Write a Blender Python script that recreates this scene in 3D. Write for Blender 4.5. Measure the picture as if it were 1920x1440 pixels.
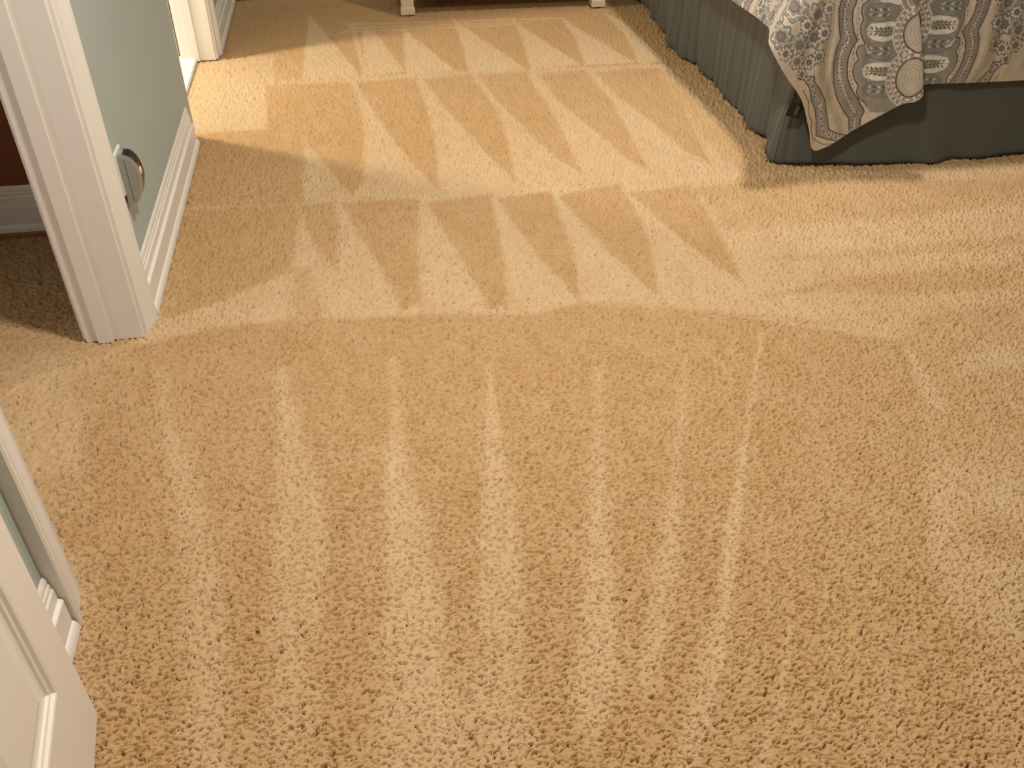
import bpy, bmesh, math
import numpy as np
from mathutils import Matrix, Vector

# ------------------------------------------------------------------ camera, world, lights, exposure
scene = bpy.context.scene
COL = scene.collection
for o in list(bpy.data.objects):
    bpy.data.objects.remove(o, do_unlink=True)

cam_data = bpy.data.cameras.new('camera')
cam = bpy.data.objects.new('camera', cam_data)
COL.objects.link(cam)
cam_data.sensor_fit = 'HORIZONTAL'
cam_data.sensor_width = 36.0
cam_data.lens = 31.594
cam_data.clip_start = 0.02
cam.matrix_world = Matrix(((0.98497785, 0.09985559, -0.14088116, 0.0),
                           (-0.17252812, 0.60337071, -0.77857423, 0.0),
                           (0.00725857, 0.79118433, 0.61153468, 1.4),
                           (0, 0, 0, 1)))
scene.camera = cam

world = bpy.data.worlds.new('world')
scene.world = world
world.use_nodes = True
world.node_tree.nodes['Background'].inputs[0].default_value = (1.0, 0.92, 0.82, 1)
world.node_tree.nodes['Background'].inputs[1].default_value = 0.35

scene.view_settings.view_transform = 'Standard'
scene.view_settings.look = 'None'
scene.view_settings.gamma = 1.0
scene.view_settings.use_curve_mapping = False
scene.view_settings.exposure = 0.0

# the ceiling and wall lamps' light (position, radius, watts, colour); each is used by its lamp's builder
LAMPS = {
    'bed':   ((1.66, 3.40, 2.36), 0.11, 36, (1.0, 0.93, 0.83)),
    'entry': ((0.33, 1.52, 2.36), 0.10, 43, (1.0, 0.92, 0.79)),
    'bath':  ((-1.55, 4.15, 2.36), 0.10, 58, (1.0, 0.88, 0.70)),
    'hall':  ((-2.55, 0.80, 1.75), 0.22, 31, (1.0, 0.89, 0.97)),
}

# ------------------------------------------------------------------ helpers
def link(name, me, mat=None, parent=None):
    o = bpy.data.objects.new(name, me)
    COL.objects.link(o)
    if mat is not None:
        me.materials.append(mat)
    if parent is not None:
        o.parent = parent
    return o

def empty(name, loc=(0, 0, 0), rz=0.0):
    o = bpy.data.objects.new(name, None)
    o.empty_display_size = 0.05
    COL.objects.link(o)
    o.location = loc
    o.rotation_euler = (0, 0, rz)
    return o

def tag(o, label, cat, group=None):
    o['label'] = label
    o['category'] = cat
    if group:
        o['group'] = group
    return o

def struct(o, label=None):
    o['kind'] = 'structure'
    if label:
        o['label'] = label
    return o

def mesh_from(verts, faces, name='mesh', smooth=False):
    me = bpy.data.meshes.new(name)
    me.from_pydata([tuple(v) for v in verts], [], [tuple(f) for f in faces])
    bm = bmesh.new(); bm.from_mesh(me)
    bmesh.ops.recalc_face_normals(bm, faces=bm.faces)
    bm.to_mesh(me); bm.free()
    if smooth:
        me.polygons.foreach_set('use_smooth', [True] * len(me.polygons))
    return me

def box_mesh(boxes, bevel=0.0, name='box'):
    """boxes: list of (x0,x1,y0,y1,z0,z1)"""
    bm = bmesh.new()
    for x0, x1, y0, y1, z0, z1 in boxes:
        m = Matrix.Translation(((x0+x1)/2, (y0+y1)/2, (z0+z1)/2)) @ Matrix.Diagonal((x1-x0, y1-y0, z1-z0, 1))
        bmesh.ops.create_cube(bm, size=1.0, matrix=m)
    if bevel > 0:
        bmesh.ops.bevel(bm, geom=list(bm.edges), offset=bevel, segments=2, affect='EDGES', profile=0.5)
    me = bpy.data.meshes.new(name)
    bm.to_mesh(me); bm.free()
    return me

def sweep(profile, origin, ax_a, ax_b, ax_c, length, name='sweep', smooth=False):
    """extrude a closed 2D profile (a, b) along ax_c by length"""
    o = Vector(origin); A = Vector(ax_a); B = Vector(ax_b); Cc = Vector(ax_c)
    n = len(profile)
    vs = [o + A*a + B*b for a, b in profile] + [o + A*a + B*b + Cc*length for a, b in profile]
    fs = [(i, (i+1) % n, n + (i+1) % n, n + i) for i in range(n)]
    fs += [tuple(range(n)), tuple(range(2*n-1, n-1, -1))]
    return mesh_from(vs, fs, name, smooth)

def lathe(pts, segs=32, name='lathe'):
    vs, fs = [], []
    n = len(pts)
    for k in range(segs):
        a = 2*math.pi*k/segs
        for r, z in pts:
            vs.append((r*math.cos(a), r*math.sin(a), z))
    for k in range(segs):
        k2 = (k+1) % segs
        for i in range(n-1):
            fs.append((k*n+i, k2*n+i, k2*n+i+1, k*n+i+1))
    me = mesh_from(vs, fs, name, True)
    return me

# ------------------------------------------------------------------ materials
def new_mat(name, color, rough=0.6, metallic=0.0, spec=0.5, noise=None, bump=None, sheen=0.0, emission=None):
    """noise=(scale, amount): gentle tint variation; bump=(scale, strength, distance)"""
    m = bpy.data.materials.new(name)
    m.use_nodes = True
    nt = m.node_tree
    b = nt.nodes['Principled BSDF']
    b.inputs['Base Color'].default_value = (*color, 1)
    b.inputs['Roughness'].default_value = rough
    b.inputs['Metallic'].default_value = metallic
    b.inputs['Specular IOR Level'].default_value = spec
    if sheen:
        b.inputs['Sheen Weight'].default_value = sheen
        b.inputs['Sheen Roughness'].default_value = 0.6
    tc = nt.nodes.new('ShaderNodeTexCoord')
    if noise:
        n = nt.nodes.new('ShaderNodeTexNoise')
        n.inputs['Scale'].default_value = noise[0]
        n.inputs['Detail'].default_value = 5
        nt.links.new(tc.outputs['Object'], n.inputs['Vector'])
        mx = nt.nodes.new('ShaderNodeMix'); mx.data_type = 'RGBA'
        k = noise[1]
        mx.inputs[6].default_value = (*[c*(1-k) for c in color], 1)
        mx.inputs[7].default_value = (*[min(1, c*(1+k)) for c in color], 1)
        nt.links.new(n.outputs['Fac'], mx.inputs[0])
        nt.links.new(mx.outputs[2], b.inputs['Base Color'])
    if bump:
        n2 = nt.nodes.new('ShaderNodeTexNoise')
        n2.inputs['Scale'].default_value = bump[0]
        n2.inputs['Detail'].default_value = 3
        nt.links.new(tc.outputs['Object'], n2.inputs['Vector'])
        bp = nt.nodes.new('ShaderNodeBump')
        bp.inputs['Strength'].default_value = bump[1]
        bp.inputs['Distance'].default_value = bump[2]
        nt.links.new(n2.outputs['Fac'], bp.inputs['Height'])
        nt.links.new(bp.outputs['Normal'], b.inputs['Normal'])
    if emission:
        b.inputs['Emission Color'].default_value = (*emission[0], 1)
        b.inputs['Emission Strength'].default_value = emission[1]
    return m

MAT = {
    'wall':    new_mat('sage_wall_paint', (0.41, 0.475, 0.455), 0.75, noise=(3, 0.03), bump=(260, 0.25, 0.002)),
    'ceiling': new_mat('ceiling_paint', (0.58, 0.56, 0.52), 0.9, bump=(120, 0.3, 0.003)),
    'trim':    new_mat('white_trim_paint', (0.82, 0.79, 0.75), 0.38, noise=(9, 0.03), bump=(60, 0.08, 0.002)),
    'door':    new_mat('white_door_paint', (0.90, 0.85, 0.79), 0.42, noise=(6, 0.02), bump=(90, 0.06, 0.002)),
    'tile':    new_mat('white_floor_tile', (0.86, 0.85, 0.80), 0.25, noise=(14, 0.04)),
    'grout':   new_mat('tile_grout', (0.62, 0.60, 0.54), 0.9),
    'bath':    new_mat('bathroom_paint', (0.80, 0.78, 0.70), 0.7),
    'russet':  new_mat('russet_wall_paint', (0.20, 0.055, 0.025), 0.6, noise=(20, 0.1)),
    'oak':     new_mat('brown_wood_strip', (0.30, 0.15, 0.05), 0.5, noise=(40, 0.2)),
    'plate':   new_mat('white_plastic', (0.82, 0.82, 0.78), 0.35),
    'grey':    new_mat('satin_grey_plastic', (0.34, 0.33, 0.30), 0.36, noise=(80, 0.03)),
    'silver':  new_mat('silver_rim', (0.72, 0.72, 0.70), 0.22, metallic=1.0),
    'black':   new_mat('gloss_black_plastic', (0.006, 0.005, 0.004), 0.07),
    'lens':    new_mat('clear_sensor_lens', (0.75, 0.75, 0.72), 0.12),
    'cream':   new_mat('cream_painted_wood', (0.62, 0.53, 0.40), 0.45, noise=(25, 0.10), bump=(70, 0.2, 0.002)),
    'topwood': new_mat('dark_stained_wood', (0.05, 0.03, 0.018), 0.4, noise=(30, 0.2)),
    'brass':   new_mat('aged_brass', (0.42, 0.30, 0.12), 0.35, metallic=1.0),
    'ticking': new_mat('white_mattress_ticking', (0.75, 0.73, 0.68), 0.9),
    'tag':     new_mat('black_satin_tag', (0.004, 0.004, 0.004), 0.6),
    'tagink':  new_mat('pale_thread', (0.45, 0.45, 0.42), 0.8),
    'glass':   new_mat('lit_frosted_glass', (0.9, 0.85, 0.75), 0.4, emission=((1.0, 0.82, 0.58), 3.0)),
    'door_gap':    new_mat('door_gap_black', (0.006, 0.006, 0.006), 0.7),  # black for the shaded gap beside the bathroom door
}

# ------------------------------------------------------------------ noise helpers for the carpet relief
def hash2(ix, iy, seed):
    h = (ix.astype(np.int64)*374761393 + iy.astype(np.int64)*668265263 + seed*974634777) & 0x7fffffff
    h = ((h ^ (h >> 13)) * 1274126177) & 0x7fffffff
    h = (h ^ (h >> 16)) & 0xffffff
    return h.astype(np.float32)/np.float32(0xffffff)

def vnoise(x, y, seed):
    ix = np.floor(x); iy = np.floor(y)
    fx = (x-ix).astype(np.float32); fy = (y-iy).astype(np.float32)
    fx = fx*fx*(3-2*fx); fy = fy*fy*(3-2*fy)
    a = hash2(ix, iy, seed); b = hash2(ix+1, iy, seed); c = hash2(ix, iy+1, seed); d = hash2(ix+1, iy+1, seed)
    return (a*(1-fx)+b*fx)*(1-fy) + (c*(1-fx)+d*fx)*fy

def worley(x, y, seed):
    ix = np.floor(x); iy = np.floor(y)
    f1 = np.full(x.shape, 9.0, np.float32); f2 = f1.copy()
    for dx in (-1, 0, 1):
        for dy in (-1, 0, 1):
            cx = ix+dx; cy = iy+dy
            px = cx + hash2(cx, cy, seed); py = cy + hash2(cx, cy, seed+7)
            d = np.sqrt((px-x)**2 + (py-y)**2).astype(np.float32)
            nf1 = np.minimum(f1, d)
            f2 = np.minimum(np.maximum(f1, d), f2)
            f1 = nf1
    return f1, f2

def creases(x, y, lay, cw, ch, chance, half_len, half_wid, depth, dyr, seed):
    """short bowed partings between tufts, at most one per cell, lying mostly across the room"""
    u = x/cw; v = y/ch
    ix = np.floor(u); iy = np.floor(v)
    out = np.zeros(x.shape, np.float32)
    w = np.maximum(half_wid, 0.62*dyr)
    for dx in (-1, 0, 1):
        for dy in (-1, 0, 1):
            cx = ix+dx; cy = iy+dy
            h1 = hash2(cx, cy, seed+2); h2 = hash2(cx, cy, seed+3); h3 = hash2(cx, cy, seed+4)
            px = (cx+hash2(cx, cy, seed))*cw; py = (cy+hash2(cx, cy, seed+1))*ch
            ang = (h1-0.5)*(0.9+1.5*lay)
            L = half_len[0]+(half_len[1]-half_len[0])*h2*h2
            L = L*(1-0.35*lay) + 0.3*w
            ca = np.cos(ang); sa = np.sin(ang)
            ex = (x-px)*ca+(y-py)*sa; ey = -(x-px)*sa+(y-py)*ca
            ey = ey + (h3-0.35)*0.5*(ex*ex/L - L*0.3)
            r = (ex/L)**2 + (ey/w)**2
            d = depth[0]+(depth[1]-depth[0])*hash2(cx, cy, seed+5)
            d = np.where(hash2(cx, cy, seed+6) < chance, d, 0)
            out = np.maximum(out, d*np.clip(1-r*r*0.6, 0, 1)*np.exp(-0.5*r))
    return out

def sstep(a, b, x):
    t = np.clip((x-a)/(b-a), 0, 1)
    return t*t*(3-2*t)

def poly_mask(px, py, poly, feather):
    """soft inside mask of a polygon given in floor metres"""
    P = np.array(poly, np.float32)
    n = len(P)
    dmin = np.full(px.shape, 9.0, np.float32)
    inside = np.zeros(px.shape, bool)
    for i in range(n):
        ax, ay = P[i]; bx, by = P[(i+1) % n]
        ex, ey = bx-ax, by-ay
        L = ex*ex+ey*ey+1e-12
        t = np.clip(((px-ax)*ex + (py-ay)*ey)/L, 0, 1)
        d = np.hypot(px-ax-t*ex, py-ay-t*ey)
        dmin = np.minimum(dmin, d)
        if ay != by:
            cond = ((ay > py) != (by > py)) & (px < (bx-ax)*(py-ay)/(by-ay) + ax)
            inside ^= cond
    sd = np.where(inside, dmin, -dmin)
    return sstep(-feather, feather, sd)

# where the vacuum laid the pile one way (1) or the other (0): value, edge softness, outline in floor metres
PILE_MARKS = [
 (0,0.02,[(-0.73,5.55),(1.816,5.178),(1.6,4.087),(1.457,4.094),(1.084,4.105),(0.558,4.125),(0.095,4.145),(-0.355,4.15),(-0.723,4.11),(-0.649,4.588)]),
 (0.85,0.02,[(-0.723,4.11),(-0.355,4.15),(0.095,4.145),(0.558,4.125),(1.084,4.105),(1.457,4.094),(1.55,3.944),(1.533,3.246),(1.47,2.829),(1.47,2.829),(1.151,2.844),(0.941,2.873),(0.917,2.895),(0.596,2.901),(0.254,2.913),(-0.061,2.912),(-0.297,2.913),(-0.59,2.931)]),
 (0.88,0.02,[(-0.59,2.931),(-0.297,2.913),(-0.061,2.912),(0.254,2.913),(0.596,2.901),(0.917,2.895),(0.941,2.873),(1.151,2.844),(1.47,2.829),(1.418,2.483),(1.314,2.031),(1.418,1.794),(1.418,1.794),(1.212,1.885),(1.07,1.957),(0.908,2.034),(0.761,2.069),(0.585,2.124),(0.437,2.089),(0.14,2.143),(0.02,2.146),(-0.216,2.168),(-0.419,2.169),(-0.65,2.109)]),
 (0.7,0.03,[(1.327,2.829),(1.596,2.879),(2.451,2.791),(1.736,1.742),(1.418,1.794),(1.239,1.876),(1.218,2.233)]),
 (0.15,0.012,[(-0.65,2.109),(-0.419,2.169),(-0.216,2.168),(0.02,2.146),(0.14,2.143),(0.437,2.089),(0.585,2.124),(0.761,2.069),(0.908,2.034),(1.07,1.957),(1.212,1.885),(1.418,1.794),(1.399,1.747),(1.217,1.348),(1.072,1.077),(1.014,0.875),(0.909,0.582),(-0.748,0.866),(-0.71,1.437),(-0.699,1.997)]),
 (1,0.008,[(-0.198,5.215),(-0.226,4.166),(0.04,4.175)]),
 (0.85,0.008,[(0.014,5.023),(0.038,4.981),(0.072,4.17),(0.047,4.167)]),
 (0.95,0.008,[(0.072,4.937),(0.135,4.862),(0.245,4.21),(0.062,4.172)]),
 (1,0.008,[(0.298,5.081),(0.293,4.904),(0.325,4.732),(0.482,4.174),(0.245,4.173)]),
 (1,0.008,[(0.568,5.041),(0.605,4.858),(0.809,4.154),(0.532,4.137),(0.557,4.573)]),
 (1,0.008,[(0.885,5.045),(0.895,4.873),(1.076,4.167),(0.826,4.152),(0.868,4.615)]),
 (1,0.008,[(1.145,5.006),(1.162,4.882),(1.342,4.158),(1.091,4.165),(1.142,4.574)]),
 (0.9,0.008,[(1.398,5.042),(1.454,4.859),(1.493,4.166),(1.353,4.14),(1.409,4.625)]),
 (0.85,0.008,[(-0.001,5.006),(1.171,4.951),(1.166,4.927),(-0.002,4.977)]),
 (0.85,0.008,[(0.011,4.937),(0.986,4.908),(0.981,4.884),(0.01,4.909)]),
 (0.85,0.008,[(-0.032,4.877),(0.863,4.868),(0.859,4.844),(-0.032,4.85)]),
 (0.8,0.015,[(-0.356,4.186),(0.096,4.181),(0.563,4.162),(1.093,4.141),(1.469,4.131),(1.457,4.094),(1.084,4.105),(0.558,4.125),(0.095,4.145),(-0.355,4.15)]),
 (0.75,0.015,[(-0.696,4.499),(-0.356,4.535),(-0.344,4.162),(-0.384,4.113),(-0.706,3.951)]),
 (1,0.02,[(-0.704,4.378),(-0.553,4.281),(-0.383,4.099),(-0.364,3.61),(-0.712,3.62)]),  # vacuum mark with the bathroom's light spill painted in
 (0.2,0.012,[(-0.353,4.527),(-0.229,4.541),(-0.235,4.174),(-0.342,4.169)]),
 (0.1,0.012,[(-0.382,4.119),(-0.003,4.103),(0.022,3.775),(0.022,3.483),(0.0,3.063),(-0.046,2.931),(-0.127,3.199),(-0.207,3.454),(-0.214,2.903),(-0.617,2.935),(-0.668,3.591),(-0.361,3.599)]),
 (0.1,0.012,[(0.016,4.093),(0.286,4.116),(0.297,3.732),(0.3,3.439),(0.263,2.924),(0.184,3.198),(0.106,3.542),(0.056,3.832)]),
 (0.1,0.012,[(0.321,4.096),(0.542,4.12),(0.581,3.719),(0.586,3.45),(0.541,2.954),(0.497,3.125),(0.437,3.418),(0.368,3.752)]),
 (0.1,0.012,[(0.571,4.109),(0.795,4.119),(0.812,3.715),(0.811,3.443),(0.792,2.988),(0.739,3.111),(0.667,3.438),(0.602,3.78)]),
 (0.12,0.012,[(0.847,4.089),(1.082,4.097),(1.093,3.704),(1.08,3.401),(1.047,2.966),(0.994,3.095),(0.929,3.425),(0.864,3.739)]),
 (0.15,0.012,[(1.116,4.07),(1.427,4.083),(1.378,3.693),(1.36,3.445),(1.296,2.998),(1.24,3.106),(1.193,3.442),(1.136,3.73)]),
 (0.35,0.03,[(1.431,4.052),(1.55,3.944),(1.511,3.305),(1.478,2.897),(1.383,2.866),(1.348,3.167),(1.37,3.629)]),
 (0.1,0.015,[(-0.633,2.922),(-0.234,2.902),(-0.22,2.824),(-0.234,2.569),(-0.243,2.438),(-0.357,2.363),(-0.457,2.292),(-0.597,2.231)]),  # vacuum mark that also paints the shadow of the hall doorway casing
 (0.1,0.015,[(-0.224,2.889),(-0.102,2.898),(-0.095,2.689),(-0.105,2.415),(-0.155,2.556),(-0.197,2.705)]),
 (0.35,0.03,[(-0.243,2.47),(-0.187,2.461),(-0.142,2.156),(-0.238,2.172)]),
 (0.1,0.012,[(-0.08,2.886),(0.186,2.885),(0.149,2.507),(0.132,2.21),(0.078,2.17),(0.041,2.36),(0.009,2.495),(-0.05,2.719)]),
 (0.1,0.012,[(0.21,2.844),(0.433,2.871),(0.422,2.606),(0.408,2.397),(0.37,2.142),(0.32,2.136),(0.283,2.417),(0.241,2.635)]),
 (0.1,0.012,[(0.451,2.839),(0.649,2.862),(0.638,2.571),(0.622,2.362),(0.586,2.141),(0.562,2.229),(0.518,2.413),(0.481,2.634)]),
 (0.1,0.012,[(0.668,2.825),(0.908,2.883),(0.904,2.644),(0.886,2.44),(0.819,2.124),(0.783,2.255),(0.74,2.411),(0.699,2.637)]),
 (0.12,0.012,[(0.918,2.806),(1.152,2.835),(1.146,2.605),(1.13,2.436),(1.09,2.146),(1.045,2.277),(0.996,2.44),(0.954,2.655)]),
 (0.35,0.02,[(0.589,2.126),(0.761,2.072),(0.909,2.037),(1.073,1.965),(1.227,1.899),(1.234,1.931),(1.038,1.996),(0.824,2.068),(0.679,2.117)]),
 (0.3,0.03,[(1.16,2.811),(1.537,2.842),(2.365,2.664),(2.258,2.508),(1.683,2.479),(1.156,2.48),(1.168,2.641)]),
 (0.25,0.02,[(1.109,2.073),(1.346,2.132),(1.612,2.143),(2.002,2.132),(1.908,1.994),(1.543,2.017),(1.334,2.072)]),
 (0.4,0.02,[(1.188,2.287),(1.509,2.287),(2.114,2.296),(2.07,2.231),(1.568,2.226)]),
 (0.3,0.025,[(1.397,1.785),(1.532,1.909),(1.872,1.94),(1.721,1.719),(1.513,1.74)]),
 (0.85,0.012,[(1.405,1.771),(1.397,1.674),(1.377,1.563),(1.355,1.502),(1.327,1.528),(1.358,1.645)]),
 (0.75,0.03,[(1.507,1.704),(1.736,1.742),(1.661,1.631),(1.481,1.637)]),
 (0.7,0.03,[(1.21,1.349),(1.322,1.312),(1.399,1.246),(1.318,1.127),(1.234,1.173),(1.08,1.076)]),
 (0.65,0.05,[(1.109,1.131),(1.245,1.019),(1.132,0.855),(1.038,0.933)]),
 (0.7104,0.018,[(0.027,1.953),(0.038,1.951),(0.031,1.661),(0.044,1.473),(0.067,1.232),(0.071,1.035),(-0.047,1.055),(-0.028,1.322),(-0.016,1.518),(0.013,1.705)]),
 (0.61568,0.04,[(-0.046,1.067),(0.072,1.047),(0.085,0.723),(-0.082,0.752)]),
 (0.74,0.015,[(0.268,1.86),(0.281,1.858),(0.262,1.623),(0.262,1.436),(0.251,1.275),(0.213,1.011),(0.124,1.026),(0.168,1.289),(0.213,1.535)]),
 (0.56832,0.04,[(0.126,1.037),(0.215,1.022),(0.169,0.709),(0.069,0.726)]),
 (0.66304,0.018,[(0.554,1.813),(0.565,1.811),(0.509,1.582),(0.451,1.321),(0.407,1.105),(0.354,0.873),(0.279,0.764),(0.275,0.886),(0.369,1.181),(0.463,1.493)]),
 (0.61568,0.014,[(0.8,1.845),(0.812,1.843),(0.704,1.549),(0.633,1.374),(0.556,1.15),(0.472,0.967),(0.382,0.836),(0.456,1.031),(0.573,1.3),(0.671,1.515)]),
 (0.74,0.007,[(1.051,1.928),(1.062,1.926),(0.919,1.639),(0.815,1.434),(0.704,1.199),(0.614,1.005),(0.511,0.814),(0.453,0.734),(0.556,0.952),(0.69,1.232),(0.863,1.563)]),
 (0.66304,0.02,[(-0.268,1.949),(-0.251,1.946),(-0.21,1.701),(-0.161,1.507),(-0.146,1.342),(-0.164,1.075),(-0.251,1.089),(-0.259,1.361),(-0.255,1.613)]),
 (0.56832,0.04,[(-0.25,1.101),(-0.164,1.087),(-0.199,0.772),(-0.249,0.781)]),
 (0.61568,0.02,[(-0.581,2.001),(-0.567,1.998),(-0.488,1.708),(-0.414,1.498),(-0.349,1.233),(-0.307,0.791),(-0.374,0.802),(-0.431,1.247),(-0.491,1.562)]),
 (0.66304,0.02,[(-0.866,2.108),(-0.838,2.103),(-0.744,1.831),(-0.679,1.611),(-0.792,1.613),(-0.871,1.661),(-0.968,2.041)]),
 (0.4736,0.04,[(-0.753,1.444),(-0.619,1.348),(-0.551,1.027),(-0.588,1.033)]),
 (0.7104,0.01,[(0.717,0.962),(0.725,0.961),(0.622,0.795),(0.544,0.681),(0.531,0.683),(0.609,0.797)]),
 (0.56832,0.012,[(0.549,0.978),(0.574,0.974),(0.412,0.667),(0.383,0.672)]),
 (0.52096,0.02,[(0.943,1.872),(0.957,1.87),(0.89,1.734),(0.879,1.736)]),
]


# ------------------------------------------------------------------ room shell
XW = -0.63          # room face of the left wall
TW = 0.145          # wall thickness
H = 2.5
Y0, Y1 = 0.17, 5.56  # near and far wall faces
XR = 4.45
DOOR_H = 2.05
O1 = (1.262, 2.165)  # hall doorway in the left wall
O2 = (3.575, 4.50)   # bathroom opening in the left wall

def carpet_material():
    m = bpy.data.materials.new('tan_cut_pile_carpet')
    m.use_nodes = True
    nt = m.node_tree
    b = nt.nodes['Principled BSDF']
    b.inputs['Roughness'].default_value = 0.95
    b.inputs['Specular IOR Level'].default_value = 0.12
    b.inputs['Sheen Weight'].default_value = 0.12
    b.inputs['Sheen Roughness'].default_value = 0.5
    b.inputs['Sheen Tint'].default_value = (1, 0.85, 0.65, 1)
    at = nt.nodes.new('ShaderNodeAttribute'); at.attribute_name = 'pile_lay'
    tc = nt.nodes.new('ShaderNodeTexCoord')
    lay = nt.nodes.new('ShaderNodeMix'); lay.data_type = 'RGBA'
    lay.inputs[6].default_value = (0.530, 0.331, 0.156, 1)
    lay.inputs[7].default_value = (0.645, 0.467, 0.278, 1)
    nt.links.new(at.outputs['Fac'], lay.inputs[0])
    n = nt.nodes.new('ShaderNodeTexNoise'); n.inputs['Scale'].default_value = 420; n.inputs['Detail'].default_value = 4
    nt.links.new(tc.outputs['Object'], n.inputs['Vector'])
    mr = nt.nodes.new('ShaderNodeMapRange')
    mr.inputs[1].default_value = 0.3; mr.inputs[2].default_value = 0.7
    mr.inputs[3].default_value = 0.86; mr.inputs[4].default_value = 1.12
    nt.links.new(n.outputs['Fac'], mr.inputs[0])
    mul = nt.nodes.new('ShaderNodeMix'); mul.data_type = 'RGBA'; mul.blend_type = 'MULTIPLY'
    mul.inputs[0].default_value = 1.0
    nt.links.new(lay.outputs[2], mul.inputs[6])
    nt.links.new(mr.outputs[0], mul.inputs[7])
    nt.links.new(mul.outputs[2], b.inputs['Base Color'])
    bp = nt.nodes.new('ShaderNodeBump'); bp.inputs['Strength'].default_value = 0.7; bp.inputs['Distance'].default_value = 0.002
    n2 = nt.nodes.new('ShaderNodeTexNoise'); n2.inputs['Scale'].default_value = 380; n2.inputs['Detail'].default_value = 3
    nt.links.new(tc.outputs['Object'], n2.inputs['Vector'])
    nt.links.new(n2.outputs['Fac'], bp.inputs['Height'])
    nt.links.new(bp.outputs['Normal'], b.inputs['Normal'])
    return m

def relief_and_lay(X, Y, dyr):
    """pile height and pile lay at floor points; dyr is the local row spacing"""
    wx = X + 0.006*(vnoise(X/0.016, Y/0.016, 3)-0.5) + 0.004*(vnoise(X/0.007, Y/0.007, 5)-0.5)
    wy = Y + 0.006*(vnoise(X/0.016, Y/0.016, 4)-0.5) + 0.004*(vnoise(X/0.007, Y/0.007, 6)-0.5)
    # pile lay left by the vacuum
    rx = X + 0.010*(vnoise(X/0.02, Y/0.02, 21)-0.5)
    ry = Y + 0.010*(vnoise(X/0.02, Y/0.02, 22)-0.5)
    lay = np.full(X.shape, 0.35, np.float32)
    ys = Y[:, 0]
    for val, feather, poly in PILE_MARKS:
        P = np.array(poly)
        r0 = np.searchsorted(ys, P[:, 1].min()-0.06); r1 = np.searchsorted(ys, P[:, 1].max()+0.06)
        if r1 <= r0:
            continue
        sub = slice(r0, r1)
        mk = poly_mask(rx[sub], ry[sub], poly, feather)
        lay[sub] = lay[sub]*(1-mk) + val*mk
    lay += 0.30*(vnoise(X/0.035, Y/0.06, 31)-0.5) + 0.16*(vnoise(X/0.2, Y/0.3, 32)-0.5)
    lay = np.clip(lay, 0, 1)
    # relief: soft tufts parted by short creases that run mostly across the room
    f1, f2 = worley(wx/0.0130, wy/0.0096, 11)
    far = np.clip(0.0020/dyr, 0, 1)                            # coarser rows carry gentler relief
    Z = (0.0028*(1-f1*f1) + 0.0030*(vnoise(wx/0.0062, wy/0.0042, 15)-0.5))*far
    dp = far**0.55
    Z -= dp*creases(wx, wy, lay, 0.0140, 0.0098, 0.92, (0.0030, 0.0074), 0.00108, (0.012, 0.028), dyr, 51)
    Z -= dp*creases(wx, wy, lay, 0.0098, 0.0070, 0.85, (0.0017, 0.0044), 0.00090, (0.005, 0.018), dyr, 71)
    return Z.astype(np.float32), lay.astype(np.float32)

def grid_quads(nr, nc, base):
    idx = np.arange(nr*nc, dtype=np.int32).reshape(nr, nc) + base
    return np.stack([idx[:-1, :-1], idx[:-1, 1:], idx[1:, 1:], idx[1:, :-1]], -1).reshape(-1, 4)

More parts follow.
